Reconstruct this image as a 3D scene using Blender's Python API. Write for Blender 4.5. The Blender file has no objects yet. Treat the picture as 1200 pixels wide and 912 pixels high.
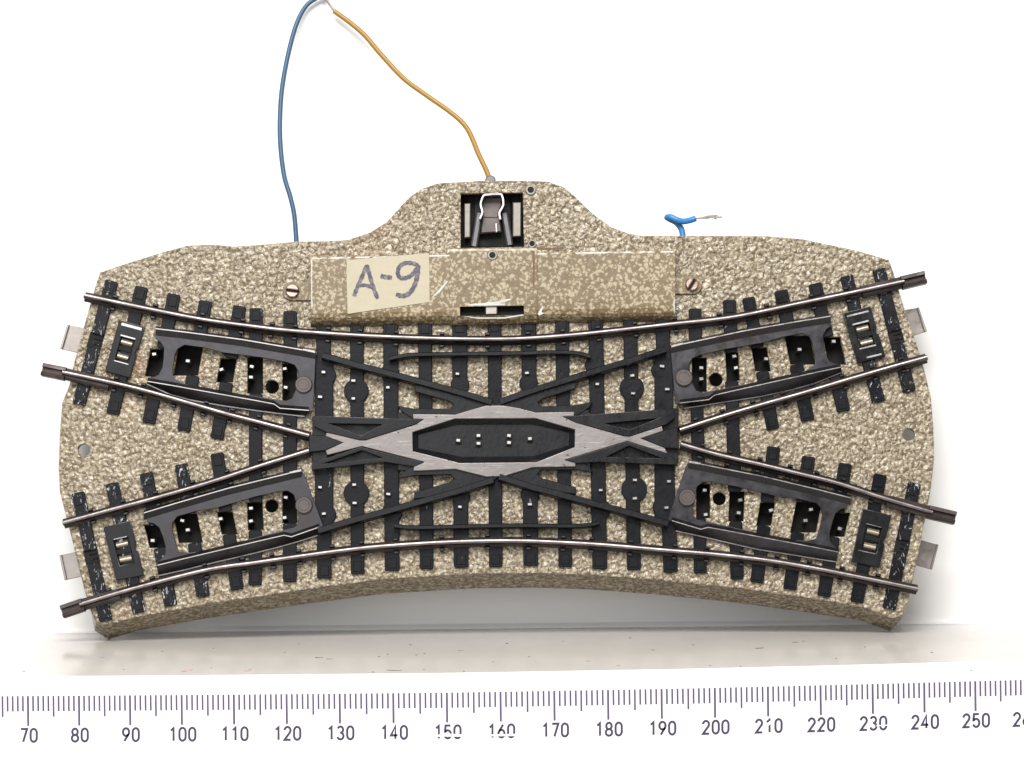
import bpy, bmesh, math, random
from mathutils import Vector, Matrix
from mathutils.geometry import tessellate_polygon
random.seed(7)
scene = bpy.context.scene
COL = scene.collection

# ------------------------------------------------------------------ camera model (millimetres)
F = 3120.0                       # focal length in photo pixels (photo 1200 wide)
DIST = 600.0                     # camera to foot of the turnout
LEAN = math.radians(7.5)         # the turnout leans back against the wall
ROLL = math.radians(0.6)
cam_right = Vector((math.cos(ROLL), 0, -math.sin(ROLL)))
cam_up = Vector((math.sin(ROLL), 0, math.cos(ROLL)))
cam_fwd = Vector((0, 1, 0))
ZC = DIST * 288.5 / F
CAM = Vector((0, -DIST, ZC))
U = Vector((1, 0, 0)); V = Vector((0, math.sin(LEAN), math.cos(LEAN))); N = Vector((0, -math.cos(LEAN), math.sin(LEAN)))

def ray(x, y):
    return cam_fwd + cam_right * ((x - 600) / F) + cam_up * ((456 - y) / F)
def P(x, y, h=8.0):
    """point of the turnout (u, v in its own plane, mm) at height h above its back"""
    d = ray(x, y)
    t = (h - CAM.dot(N)) / d.dot(N)
    p = CAM + d * t
    return (p.dot(U), p.dot(V))
def P3(x, y, h=8.0):
    u, v = P(x, y, h); return (u, v, h)
def onY(x, y, Y):
    d = ray(x, y); t = (Y - CAM.y) / d.y
    p = CAM + d * t
    return (p.x, p.z)
S = 0.001

# ------------------------------------------------------------------ materials
def mat(name):
    m = bpy.data.materials.new(name); m.use_nodes = True
    nt = m.node_tree; b = nt.nodes['Principled BSDF']
    return m, nt, b
def nd(nt, t, **kw):
    n = nt.nodes.new(t)
    for k, v in kw.items(): setattr(n, k, v)
    return n
def coords(nt, scale=(1, 1, 1), loc=(0, 0, 0)):
    tc = nd(nt, 'ShaderNodeTexCoord'); mp = nd(nt, 'ShaderNodeMapping')
    mp.inputs['Scale'].default_value = scale; mp.inputs['Location'].default_value = loc
    nt.links.new(tc.outputs['Object'], mp.inputs['Vector']); return mp.outputs['Vector']
def noise(nt, vec, scale, detail=3, rough=.55, dist=0):
    n = nd(nt, 'ShaderNodeTexNoise'); n.inputs['Scale'].default_value = scale
    n.inputs['Detail'].default_value = detail; n.inputs['Roughness'].default_value = rough
    n.inputs['Distortion'].default_value = dist
    nt.links.new(vec, n.inputs['Vector']); return n.outputs['Fac']
def ramp(nt, fac, stops):
    r = nd(nt, 'ShaderNodeValToRGB'); e = r.color_ramp.elements
    while len(e) > 1: e.remove(e[-1])
    e[0].position = stops[0][0]; c = stops[0][1]; e[0].color = (*c, 1) if len(c) == 3 else c
    for p, c in stops[1:]:
        q = e.new(p); q.color = (*c, 1)
    nt.links.new(fac, r.inputs['Fac']); return r.outputs['Color']
def mix(nt, fac, a, b, mode='MIX'):
    m = nd(nt, 'ShaderNodeMix', data_type='RGBA', blend_type=mode)
    def put(sock, v):
        if isinstance(v, (tuple, list)): sock.default_value = (*v, 1)
        elif isinstance(v, (int, float)): sock.default_value = v
        else: nt.links.new(v, sock)
    put(m.inputs[0], fac); put(m.inputs[6], a); put(m.inputs[7], b); return m.outputs[2]
def bump(nt, b, h, strength, dist, prev=None):
    n = nd(nt, 'ShaderNodeBump'); n.inputs['Strength'].default_value = strength; n.inputs['Distance'].default_value = dist
    nt.links.new(h, n.inputs['Height'])
    if prev: nt.links.new(prev, n.inputs['Normal'])
    nt.links.new(n.outputs['Normal'], b.inputs['Normal']); return n.outputs['Normal']
def grey(v): return (v, v, v)

def hammer(name, dark, mid, light, grain, bumpdist, blob, thr, extra=None, rough=.38):
    m, nt, b = mat(name); v = coords(nt)
    warp = nd(nt, 'ShaderNodeTexNoise'); warp.inputs['Scale'].default_value = grain * .7; warp.inputs['Detail'].default_value = 1
    nt.links.new(v, warp.inputs['Vector'])
    vv = nd(nt, 'ShaderNodeVectorMath', operation='MULTIPLY_ADD'); vv.inputs[1].default_value = (.0011,) * 3
    nt.links.new(warp.outputs['Color'], vv.inputs[0]); nt.links.new(v, vv.inputs[2]); wv = vv.outputs[0]
    vo = nd(nt, 'ShaderNodeTexVoronoi', feature='SMOOTH_F1'); vo.inputs['Scale'].default_value = grain; vo.inputs['Smoothness'].default_value = .5
    nt.links.new(wv, vo.inputs['Vector'])
    n1 = noise(nt, wv, blob, 2, .5); n2 = noise(nt, v, 45, 3)
    c = ramp(nt, n1, [(thr - .1, dark), (thr - .03, mid), (thr + .03, mid), (thr + .09, light)])
    c = mix(nt, .35, c, ramp(nt, n2, [(.3, (.72, .66, .58)), (.7, (1, 1, 1))]), 'MULTIPLY')
    if extra: c = extra(nt, v, c)
    nt.links.new(c, b.inputs['Base Color'])
    b.inputs['Roughness'].default_value = rough; b.inputs['Specular IOR Level'].default_value = .55
    inv = nd(nt, 'ShaderNodeMath', operation='MULTIPLY'); inv.inputs[1].default_value = -1; nt.links.new(vo.outputs['Distance'], inv.inputs[0])
    p = bump(nt, b, inv.outputs[0], 1, bumpdist * 1.0)
    fine = noise(nt, v, grain * 2.4, 2); bump(nt, b, fine, .25, bumpdist * .3, p)
    return m
def grime(nt, v, c):
    n = noise(nt, v, 30, 4, .6); r = ramp(nt, n, [(.62, (0, 0, 0)), (.72, (1, 1, 1))])
    f = nd(nt, 'ShaderNodeMath', operation='MULTIPLY'); f.inputs[1].default_value = .45; nt.links.new(r, f.inputs[0])
    return mix(nt, f.outputs[0], c, (.27, .15, .075))
M = {}
M['ballast'] = hammer('ballast_print', (.135, .102, .064), (.222, .18, .120), (.365, .318, .23), 1120, .00050, 1200, .49, grime, .28)
def cover_mat(name, worn):
    m, nt, b = mat(name); v = coords(nt)
    warp = nd(nt, 'ShaderNodeTexNoise'); warp.inputs['Scale'].default_value = 1200; warp.inputs['Detail'].default_value = 2
    nt.links.new(v, warp.inputs['Vector'])
    vv = nd(nt, 'ShaderNodeVectorMath', operation='MULTIPLY_ADD'); vv.inputs[1].default_value = (.0016,) * 3
    nt.links.new(warp.outputs['Color'], vv.inputs[0]); nt.links.new(v, vv.inputs[2])
    vo = nd(nt, 'ShaderNodeTexVoronoi', feature='F1'); vo.inputs['Scale'].default_value = 1120; nt.links.new(vv.outputs[0], vo.inputs['Vector'])
    n1 = noise(nt, v, 260, 2)
    d = nd(nt, 'ShaderNodeMath', operation='MULTIPLY_ADD'); d.inputs[1].default_value = .55; nt.links.new(n1, d.inputs[0]); nt.links.new(vo.outputs['Distance'], d.inputs[2])
    c = ramp(nt, d.outputs[0], [(.54, (.355, .30, .20)), (.67, (.31, .255, .16)), (.735, (.172, .124, .062)), (1.0, (.14, .098, .046))])
    c = mix(nt, .4, c, ramp(nt, noise(nt, v, 40, 4), [(.3, (.68, .64, .56)), (.7, (1, 1, 1))]), 'MULTIPLY')
    met = None
    if worn:
        k = ramp(nt, noise(nt, coords(nt), 330, 4, .7), [(.44, (0, 0, 0)), (.52, (1, 1, 1))]); c = mix(nt, k, c, (.52, .50, .47)); nt.links.new(k, b.inputs['Metallic']) if False else None
    nt.links.new(c, b.inputs['Base Color']); b.inputs['Roughness'].default_value = .34
    bump(nt, b, noise(nt, v, 500, 2), .5, .00018); return m
M['cover'] = cover_mat('cover_paint', False)
M['edge'] = cover_mat('worn_cover_edge', True)

def plastic(name, c, wear=.0, rough=.36, scale=500, spec=.14):
    m, nt, b = mat(name); v = coords(nt)
    n = noise(nt, v, 120, 4); col = mix(nt, n, tuple(x * .7 for x in c), tuple(x * 1.35 for x in c))
    if wear:
        s = coords(nt, (1, .35, 1)); w = noise(nt, s, scale, 5, .7, 1.0)
        col = mix(nt, ramp(nt, w, [(wear, (0, 0, 0)), (wear + .035, (1, 1, 1))]), col, (.42, .42, .43))
    nt.links.new(col, b.inputs['Base Color'])
    r = ramp(nt, noise(nt, v, 300, 3), [(.3, grey(rough - .1)), (.7, grey(rough + .14))]); nt.links.new(r, b.inputs['Roughness'])
    bump(nt, b, noise(nt, v, 900, 3), .25, .0002); b.inputs['Specular IOR Level'].default_value = spec
    return m
M['black'] = plastic('black_plastic', (.0070, .0072, .0085), 0, .26, 500, .24)
M['sleeper'] = plastic('sleeper_plastic', (.0062, .0065, .0085), .69, .33)
M['worn'] = plastic('scuffed_sleeper_plastic', (.0075, .008, .0105), .60, .34, 1300)
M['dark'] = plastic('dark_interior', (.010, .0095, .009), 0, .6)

def metal(name, c, rough, metallic=1.0, var=.5, streak=None, bd=.00006, rust=None):
    m, nt, b = mat(name); v = coords(nt, streak or (1, 1, 1))
    n = noise(nt, v, 260, 4, .6)
    col = mix(nt, n, tuple(x * (1 - var) for x in c), tuple(min(1, x * (1 + var * .5)) for x in c))
    if rust:
        r = ramp(nt, noise(nt, coords(nt), 170, 3), [(.55, (0, 0, 0)), (.7, (.7, .7, .7))]); col = mix(nt, r, col, rust)
    nt.links.new(col, b.inputs['Base Color']); b.inputs['Metallic'].default_value = metallic
    rr = ramp(nt, noise(nt, v, 420, 3), [(.3, grey(max(.05, rough - .1))), (.7, grey(rough + .12))]); nt.links.new(rr, b.inputs['Roughness'])
    bump(nt, b, noise(nt, v, 900, 3), .3, bd); return m
M['railtop'] = metal('bright_rail_head', (.245, .218, .212), .38, 1, .75)
M['railside'] = metal('tarnished_rail_side', (.052, .042, .041), .44, .75, .6, None, .0001, (.085, .055, .043))
M['blade'] = metal('blackened_steel', (.052, .050, .054), .32, .85, .35, None, .00006, (.045, .035, .032))
M['bladetop'] = metal('worn_blade_edge', (.40, .37, .36), .3, 1, .4)
def frog_mat():
    m, nt, b = mat('grey_cast_frog'); v = coords(nt)
    c = mix(nt, noise(nt, v, 70, 4, .6), (.135, .122, .118), (.225, .208, .202))
    sc = noise(nt, coords(nt, (.12, 1.6, 1)), 1500, 3, .6)                       # wheel scuffs along the track
    c = mix(nt, ramp(nt, sc, [(.58, (0, 0, 0)), (.66, (.55, .55, .55))]), c, (.33, .31, .30))
    pit = noise(nt, v, 900, 2); c = mix(nt, ramp(nt, pit, [(.26, (1, 1, 1)), (.31, (0, 0, 0))]), c, (.06, .05, .05))
    nt.links.new(c, b.inputs['Base Color']); b.inputs['Metallic'].default_value = .75
    nt.links.new(ramp(nt, noise(nt, v, 160, 4), [(.3, grey(.30)), (.7, grey(.52))]), b.inputs['Roughness'])
    bump(nt, b, noise(nt, v, 700, 3), .4, .0001); return m
M['frog'] = frog_mat()
M['pin'] = metal('nickel_pin', (.46, .45, .44), .28, .9, .15)
M['tab'] = metal('contact_tab', (.27, .245, .225), .36, .85, .25, None, .0001)
M['brass'] = metal('cream_contact', (.38, .34, .26), .38, .7, .2)
M['screw'] = metal('screw_metal', (.42, .31, .265), .3, .95, .25)
M['rivet'] = metal('rivet_metal', (.085, .07, .066), .42, .6, .3, None, .0001)
M['bare'] = metal('bare_scraped_metal', (.36, .35, .32), .42, .7, .4)
M['chrome'] = metal('spring_steel', (.42, .40, .39), .24, 1, .3)
M['plate'] = metal('socket_plate', (.20, .185, .16), .4, .6, .4)
M['leg'] = metal('grey_socket_leg', (.11, .105, .11), .38, .5, .3)

def simple(name, c, rough=.45, var=.12, scale=200, spec=.5):
    m, nt, b = mat(name); v = coords(nt)
    nt.links.new(mix(nt, noise(nt, v, scale, 4), tuple(x * (1 - var) for x in c), tuple(min(1, x * (1 + var)) for x in c)), b.inputs['Base Color'])
    b.inputs['Roughness'].default_value = rough; b.inputs['Specular IOR Level'].default_value = spec
    bump(nt, b, noise(nt, v, scale * 3, 3), .2, .0001); return m
M['rust'] = simple('rusty_seam', (.13, .065, .035), .7, .5, 900)
M['bluewire'] = simple('grey_blue_insulation', (.026, .078, .142), .38, .2, 60)
M['cyan'] = simple('bright_blue_insulation', (.025, .17, .42), .38, .15, 120)
M['yellow'] = simple('ochre_insulation', (.29, .155, .018), .4, .18, 60)
M['copper'] = metal('tinned_strand', (.20, .185, .165), .4, .9, .4)
M['paper'] = simple('cream_tape', (.385, .345, .245), .6, .09, 500)
M['ruler'] = simple('white_plastic_ruler', (.88, .88, .89), .35, .01, 40)
M['print'] = simple('violet_grey_print', (.055, .042, .085), .6, .25, 500)
M['tickprint'] = simple('violet_grey_tick_print', (.10, .078, .14), .6, .35, 60)
def ink():
    m, nt, b = mat('violet_marker_ink'); v = coords(nt)
    nt.links.new(ramp(nt, noise(nt, v, 900, 4, .7), [(.35, (.03, .024, .045)), (.5, (.06, .048, .075)), (.68, (.20, .17, .16))]), b.inputs['Base Color'])
    b.inputs['Roughness'].default_value = .55; return m
M['ink'] = ink()
def wall_mat():
    m, nt, b = mat('white_wall'); v = coords(nt)
    nt.links.new(mix(nt, noise(nt, v, 12, 3), (.86, .85, .83), (.90, .89, .88)), b.inputs['Base Color']); b.inputs['Roughness'].default_value = .6
    bump(nt, b, noise(nt, v, 500, 3), .15, .0001); return m
M['wall'] = wall_mat()
def shelf_mat():
    m, nt, b = mat('white_gloss_shelf'); v = coords(nt)
    base = mix(nt, noise(nt, v, 40, 4), (.45, .425, .395), (.51, .485, .455))
    nt.links.new(base, b.inputs['Base Color'])
    r = ramp(nt, noise(nt, coords(nt, (1, .25, 1)), 60, 4, .6), [(.3, grey(.15)), (.7, grey(.24))]); nt.links.new(r, b.inputs['Roughness'])
    b.inputs['Specular IOR Level'].default_value = .5
    bump(nt, b, noise(nt, v, 220, 3), .03, .0002); return m
M['shelf'] = shelf_mat()

# ------------------------------------------------------------------ mesh helpers (built in mm)
class MB:
    def __init__(s): s.v = []; s.f = []; s.m = []
    def add(s, vs, fs, mi=0):
        o = len(s.v); s.v += [tuple(p) for p in vs]
        for f in fs: s.f.append([i + o for i in f]); s.m.append(mi)
    def prism(s, poly, h0, h1, mi=0, inset=0.0):
        """poly of (u,v); closed prism from h0 to h1; inset chamfers the upper rim"""
        a = sum(poly[i][0] * poly[(i + 1) % len(poly)][1] - poly[(i + 1) % len(poly)][0] * poly[i][1] for i in range(len(poly)))
        if a < 0: poly = poly[::-1]
        n = len(poly); rings = [[(x, y, h0) for x, y in poly]]
        if inset:
            rings.append([(x, y, h1 - inset) for x, y in poly])
            rings.append([(x, y, h1) for x, y in offset(poly, -inset)])
        else: rings.append([(x, y, h1) for x, y in poly])
        vs = [p for r in rings for p in r]; fs = []
        for k in range(len(rings) - 1):
            for i in range(n):
                j = (i + 1) % n; fs.append([k * n + i, k * n + j, (k + 1) * n + j, (k + 1) * n + i])
        top = (len(rings) - 1) * n
        tri = tessellate_polygon([[Vector((p[0], p[1], 0)) for p in rings[-1]]])
        for t in tri:
            t = list(t); p = [rings[-1][i] for i in t]
            cr = (p[1][0] - p[0][0]) * (p[2][1] - p[0][1]) - (p[2][0] - p[0][0]) * (p[1][1] - p[0][1])
            if cr < 0: t.reverse()
            fs.append([i + top for i in t]); fs.append([i for i in reversed(t)])
        s.add(vs, fs, mi)
    def disc(s, c, r, h0, h1, mi=0, inset=0.0, n=28):
        s.prism([(c[0] + r * math.cos(2 * math.pi * i / n), c[1] + r * math.sin(2 * math.pi * i / n)) for i in range(n)], h0, h1, mi, inset)
    def ring(s, c, r0, r1, h0, h1, mi=0, n=28):
        vs = []; fs = []
        for i in range(n):
            a = 2 * math.pi * i / n; ca, sa = math.cos(a), math.sin(a)
            vs += [(c[0] + r1 * ca, c[1] + r1 * sa, h0), (c[0] + r1 * ca, c[1] + r1 * sa, h1 - .1), (c[0] + (r1 - .12) * ca, c[1] + (r1 - .12) * sa, h1), (c[0] + r0 * ca, c[1] + r0 * sa, h1), (c[0] + r0 * ca, c[1] + r0 * sa, h0)]
        for i in range(n):
            j = (i + 1) % n
            for k in range(4): fs.append([i * 5 + k, j * 5 + k, j * 5 + k + 1, i * 5 + k + 1])
        s.add(vs, fs, mi)
    def sweep(s, path, prof, mats=None, closed_ends=True):
        """prof: list of (offset, height) swept along path of (u,v[,dh])"""
        n = len(path); k = len(prof); vs = []
        for i, p in enumerate(path):
            a = path[max(0, i - 1)]; b = path[min(n - 1, i + 1)]
            t = Vector((b[0] - a[0], b[1] - a[1])).normalized(); q = Vector((-t.y, t.x))
            dh = p[2] if len(p) > 2 else 0
            for w, h in prof: vs.append((p[0] + q.x * w, p[1] + q.y * w, h + dh))
        o = len(s.v); s.v += vs
        for i in range(n - 1):
            for j in range(k - 1):
                s.f.append([o + i * k + j, o + i * k + j + 1, o + (i + 1) * k + j + 1, o + (i + 1) * k + j][::-1]); s.m.append(mats[j] if mats else 0)
        if closed_ends:
            s.f.append([o + j for j in range(k)]); s.m.append(mats[0] if mats else 0)
            s.f.append([o + (n - 1) * k + j for j in range(k)][::-1]); s.m.append(mats[0] if mats else 0)
    def tube(s, pts, r, mi=0, n=10, radii=None):
        pts = [Vector(p) for p in pts]; rings = []; up = Vector((0, 0, 1)); o = len(s.v)
        for i, p in enumerate(pts):
            t = (pts[min(i + 1, len(pts) - 1)] - pts[max(i - 1, 0)]).normalized()
            a = t.cross(up)
            if a.length < 1e-3: a = t.cross(Vector((0, 1, 0)))
            a.normalize(); b = a.cross(t); rr = radii[i] if radii else r
            for k in range(n):
                an = 2 * math.pi * k / n; s.v.append(tuple(p + a * (rr * math.cos(an)) + b * (rr * math.sin(an))))
        for i in range(len(pts) - 1):
            for k in range(n):
                j = (k + 1) % n; s.f.append([o + i * n + k, o + i * n + j, o + (i + 1) * n + j, o + (i + 1) * n + k]); s.m.append(mi)
        s.f.append([o + k for k in range(n)][::-1]); s.m.append(mi)
        e = o + (len(pts) - 1) * n; s.f.append([e + k for k in range(n)]); s.m.append(mi)
    def build(s, name, mats, parent=None, ang=35):
        me = bpy.data.meshes.new(name)
        me.from_pydata([(x * S, y * S, z * S) for x, y, z in s.v], [], s.f)
        if not isinstance(mats, (list, tuple)): mats = [mats]
        for m in mats: me.materials.append(M[m])
        for p, mi in zip(me.polygons, s.m): p.material_index = mi
        bm = bmesh.new(); bm.from_mesh(me); bmesh.ops.recalc_face_normals(bm, faces=bm.faces); bm.to_mesh(me); bm.free()
        for p in me.polygons: p.use_smooth = True
        me.set_sharp_from_angle(angle=math.radians(ang))
        o = bpy.data.objects.new(name, me); COL.objects.link(o)
        if parent: o.parent = parent
        return o
def offset(poly, d):
    """offset a counter-clockwise polygon outward by d"""
    n = len(poly); out = []
    for i in range(n):
        a, b, c = (Vector(poly[i - 1]), Vector(poly[i]), Vector(poly[(i + 1) % n]))
        e1 = (b - a); e2 = (c - b)
        if e1.length < 1e-9 or e2.length < 1e-9: out.append(tuple(b)); continue
        e1.normalize(); e2.normalize()
        n1 = Vector((e1.y, -e1.x)); n2 = Vector((e2.y, -e2.x)); m = n1 + n2
        if m.length < 1e-6: out.append(tuple(b)); continue
        m.normalize(); k = d / max(.35, m.dot(n1)); out.append((b.x + m.x * k, b.y + m.y * k))
    return out
def shape(outer, holes, h0, h1, bev=0.0):
    """plate with holes: returns verts, faces in mm (a filled flat curve turned into a mesh)"""
    cu = bpy.data.curves.new('tmp', 'CURVE'); cu.dimensions = '2D'; cu.fill_mode = 'BOTH'
    for pl in [outer] + holes:
        sp = cu.splines.new('POLY'); sp.points.add(len(pl) - 1); sp.use_cyclic_u = True
        for q, p in zip(sp.points, pl): q.co = (p[0], p[1], 0, 1)
    cu.extrude = (h1 - h0) / 2 - bev; cu.bevel_depth = bev; cu.bevel_resolution = 1; cu.offset = -bev
    o = bpy.data.objects.new('tmp', cu); COL.objects.link(o)
    me = bpy.data.meshes.new_from_object(o.evaluated_get(bpy.context.evaluated_depsgraph_get()))
    c = (h0 + h1) / 2
    vs = [(v.co.x, v.co.y, v.co.z + c) for v in me.vertices]; fs = [list(p.vertices) for p in me.polygons]
    bpy.data.objects.remove(o); bpy.data.curves.remove(cu); bpy.data.meshes.remove(me)
    return vs, fs
def smooth(pts, per=8, ends=True):
    """Catmull-Rom through points of any dimension"""
    out = []; n = len(pts); pts = [Vector(p) for p in pts]
    for i in range(n - 1):
        p0 = pts[i - 1] if i else pts[0] * 2 - pts[1]; p1 = pts[i]; p2 = pts[i + 1]; p3 = pts[i + 2] if i + 2 < n else pts[-1] * 2 - pts[-2]
        for k in range(per):
            t = k / per
            out.append(tuple(.5 * ((2 * p1) + (p2 - p0) * t + (2 * p0 - 5 * p1 + 4 * p2 - p3) * t * t + (3 * p1 - p0 - 3 * p2 + p3) * t ** 3)))
    out.append(tuple(pts[-1])); return out
def Q(pts, h): return [P(x, y, h) for x, y in pts]
def affine(src, dst):
    (a, b, c), (A, B, Cc) = src, dst
    m = Matrix(((a[0], a[1], 1), (b[0], b[1], 1), (c[0], c[1], 1))).inverted()
    cx = m @ Vector((A[0], B[0], Cc[0])); cy = m @ Vector((A[1], B[1], Cc[1]))
    return lambda p: (p[0] * cx[0] + p[1] * cx[1] + cx[2], p[0] * cy[0] + p[1] * cy[1] + cy[2])
def circ(c, r, n=24): return [(c[0] + r * math.cos(2 * math.pi * i / n), c[1] + r * math.sin(2 * math.pi * i / n)) for i in range(n)]

# ------------------------------------------------------------------ the turnout
root = bpy.data.objects.new('track_turnout', None); COL.objects.link(root)
root.rotation_euler = (math.pi / 2 - LEAN, 0, 0)
root.empty_display_size = .02
root['label'] = 'metal model railway double slip turnout with speckled ballast base, leaning against the white wall'
root['category'] = 'model track'
H = 8.0

top_out = [(113, 330), (117, 319), (150, 308), (190, 295.5), (220, 287.5), (248, 286.5), (277, 288.5), (312, 286), (347, 283), (380, 282.5), (407, 281), (433, 272.5), (453, 260), (470, 241), (480, 230.5), (493, 221.5), (513, 214.5),
           (568, 211.5), (612, 211.5), (642, 212.5), (660, 218.5), (675, 231), (690, 246), (700, 254.5), (717.5, 266.5), (737, 273.5), (752.6, 276), (798, 276), (837, 276), (900, 276.5), (940, 280), (1002, 293), (1042, 304.5),
           (1047.5, 320), (1060, 362), (1080, 420), (1091, 465), (1094, 500), (1095, 537), (1091, 574), (1078, 642), (1064, 707)]
bot_T = [(1058, 721), (1046, 725), (1011, 712), (954, 702), (860, 689), (760, 679), (690, 674), (635, 672), (560, 672.5), (450, 679), (339, 694), (240, 709), (160, 723.5), (125, 733), (112, 729)]
bot_B = [(1058, 724), (1043, 739.8), (1008, 727), (954, 719), (860, 706), (760, 696), (690, 691), (635, 689), (560, 689.5), (450, 696), (339, 710.5), (240, 725), (162, 739), (127, 749.5), (111, 739)]
left_out = [(105.5, 715), (98.5, 691), (83, 628), (70, 577), (68.5, 551), (70, 506), (72.5, 472), (81, 452), (87.5, 422), (101, 372)]
T = Q(top_out, H) + Q(bot_T, H) + Q(left_out, H)
nT = len(top_out); nB = len(bot_T)
rev = T[::-1]
Boff = offset(rev, 1.0)[::-1]
B = [(p[0], p[1]) for p in Boff]
for i, (x, y) in enumerate(bot_B): B[nT + i] = P(x, y, 0)

# wells (photo pixels): dark recesses with pins between the blades
def slanted(x0, x1, y0, y1, k):
    """quad whose sides lean by k px per px of height"""
    cy = (y0 + y1) / 2
    return [(x0 + k * (y0 - cy), y0), (x1 + k * (y0 - cy), y0), (x1 + k * (y1 - cy), y1), (x0 + k * (y1 - cy), y1)]
wells = [slanted(173, 192, 409, 441, -.2), slanted(206, 235, 404, 440, -.17), slanted(256, 275, 420, 448, -.17), slanted(290, 308, 418, 461, 0), slanted(331, 348, 426, 470, 0),
         slanted(172, 192, 615, 642, .25), slanted(206, 234, 602, 636, .2), slanted(257, 275, 600, 626, .2), slanted(290, 308, 589, 621, .04), slanted(331, 348, 576, 613, 0),
         slanted(968, 988, 395, 427, .2), slanted(923, 953, 393, 427, .2), slanted(883, 901, 407, 435, .17), slanted(851, 866, 413, 446, .05), slanted(811, 828, 419, 459, 0),
         slanted(975, 993, 601, 629, -.25), slanted(930, 960, 588, 624, -.2), slanted(889, 906, 589, 616, -.17), slanted(854.5, 872, 576, 611, -.04), slanted(816, 832, 567, 607, 0)]
round_wells = [((319, 453.5), 7.8), ((318.4, 593), 7.6), ((839, 445), 7.8), ((843, 584.5), 7.6)]
thru = [((98.5, 527.5), 7.2), ((1065, 509.5), 7)]
lantern = [(540, 227), (612.5, 226), (614, 289), (540, 290.5)]
holes = [Q(w, H) for w in wells] + [Q(circ(c, r), H) for c, r in round_wells + thru] + [Q(lantern, H)]
mb = MB()
mb.add(*shape(T, holes, 6.4, H, .3))
n = len(T)
rings = [[(x, y, 7.6) for x, y in T]]
for k, (hh, f) in enumerate([(6.9, .06), (4.0, .45), (.6, .95), (0, 1)]):
    rings.append([(T[i][0] + (B[i][0] - T[i][0]) * f, T[i][1] + (B[i][1] - T[i][1]) * f, hh) for i in range(n)])
vs = [p for r in rings for p in r]; fs = []
for k in range(len(rings) - 1):
    for i in range(n):
        j = (i + 1) % n; fs.append([k * n + i, k * n + j, (k + 1) * n + j, (k + 1) * n + i])
mb.add(vs, fs)
mb.build('ballast_base', 'ballast', root)
# dark inner tray under the wells and lantern window
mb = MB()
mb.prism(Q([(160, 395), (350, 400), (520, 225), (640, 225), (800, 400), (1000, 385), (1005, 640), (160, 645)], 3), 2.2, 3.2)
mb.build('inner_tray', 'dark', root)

# sleepers: (outer end, inner end, width px, gaps in y, worn)
def sleeper(a, b, w, gaps=(), worn=False, bosses=(), wide=(), pit=False):
    mb = MB(); h = 8.72
    a = Vector(a); b = Vector(b); d = (b - a); L = d.length; d.normalize(); q = Vector((-d.y, d.x)) * (w / 2)
    segs = []; y = a.y
    for g0, g1 in gaps: segs.append((y, g0)); y = g1
    segs.append((y, b.y))
    for y0, y1 in segs:
        if y1 - y0 < 3: continue
        p = a + d * ((y0 - a.y) / d.y); r = a + d * ((y1 - a.y) / d.y); c = d * 1.6; e = q * .8
        pts = [p - e, p - q + c, r - q - c, r - e, r + e, r + q - c, p + q + c, p + e]
        mb.prism(Q([tuple(z) for z in pts], h), 7.9, h, 0, .16)
        # raised pad at each free end
        for z, s in ((p, 1), (r, -1)):
            if abs(z.y - a.y) < 1 or abs(z.y - b.y) < 1:
                m0 = z + d * s * 3.2; m1 = z + d * s * 15; qq = q * .62
                mb.prism(Q([tuple(m0 - qq), tuple(m1 - qq), tuple(m1 + qq), tuple(m0 + qq)], 8.9), 8.5, 8.92, 0, .1)
    for (x, yy, r) in bosses: mb.disc(P(x, yy, h), r / 5.2, 7.9, h + .06, 0, .14)
    for (x0, x1, y0, y1) in wide: mb.prism(Q([(x0, y0), (x1, y0), (x1, y1), (x0, y1)], h), 7.9, h + .04, 0, .14)
    if pit:
        (g0, g1), = gaps; p = a + d * ((g0 - 1 - a.y) / d.y); r = a + d * ((g1 + 1 - a.y) / d.y); q2 = q * 1.1
        mb.prism(Q([tuple(z) for z in (p - q2, r - q2, r + q2, p + q2)], 8.1), 7.9, 8.12, 1)
        for f in (.35, .68): m0 = p + (r - p) * f; mb.prism(Q([tuple(z) for z in (m0 - q * .9 - d * 1, m0 - q * .9 + d * .6, m0 + q * .3 + d * .6, m0 + q * .3 - d * 1)], 8.3), 8.1, 8.4, 0, .1)
    mb.build('sleeper', ['worn' if worn else 'sleeper', 'dark'], root)
# approach upper left
sleeper((131, 329), (92, 474), 15.5, [(392, 408)], True, (), (), True)
sleeper((166, 336), (132, 485), 15.5)
sleeper((204, 344.5), (174, 496), 15.5, [(409, 441)])
sleeper((241, 352.5), (215, 505), 15.5, [(404, 440)])
sleeper((281, 358.5), (254, 514), 15.5, [(420, 448)])
# approach upper right
sleeper((1030, 315), (1066, 459), 15.5, [(388, 402)], True, (), (), True)
sleeper((992, 323), (1030, 471), 15.5, (), True)
sleeper((955, 332), (989, 482), 16, [(395, 427)])
sleeper((915, 340), (947, 493), 16, [(393, 427)])
sleeper((877, 348.5), (906, 503), 15, [(407, 435)])
# approach lower left
sleeper((91, 577), (124, 728), 15.5, [(645, 660)], True, (), (), True)
sleeper((131, 566), (163, 718), 15.5, (), True)
sleeper((171, 554), (200, 710), 15.5, [(615, 642)], True)
sleeper((212, 544), (238, 699), 15.5, [(602, 636)], True)
sleeper((254, 531), (278, 691), 15.5, [(600, 626)])
# approach lower right
sleeper((1072, 566), (1042, 714), 15.5, [(633, 647)], True, (), (), True)
sleeper((1032, 556), (1004, 706), 15.5)
sleeper((991, 543), (965.5, 699), 15.5, [(601, 629)])
sleeper((948, 535), (925.5, 691), 15.5, [(588, 624)])
sleeper((907, 523.5), (887, 683), 15.5, [(589, 616)])
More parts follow.
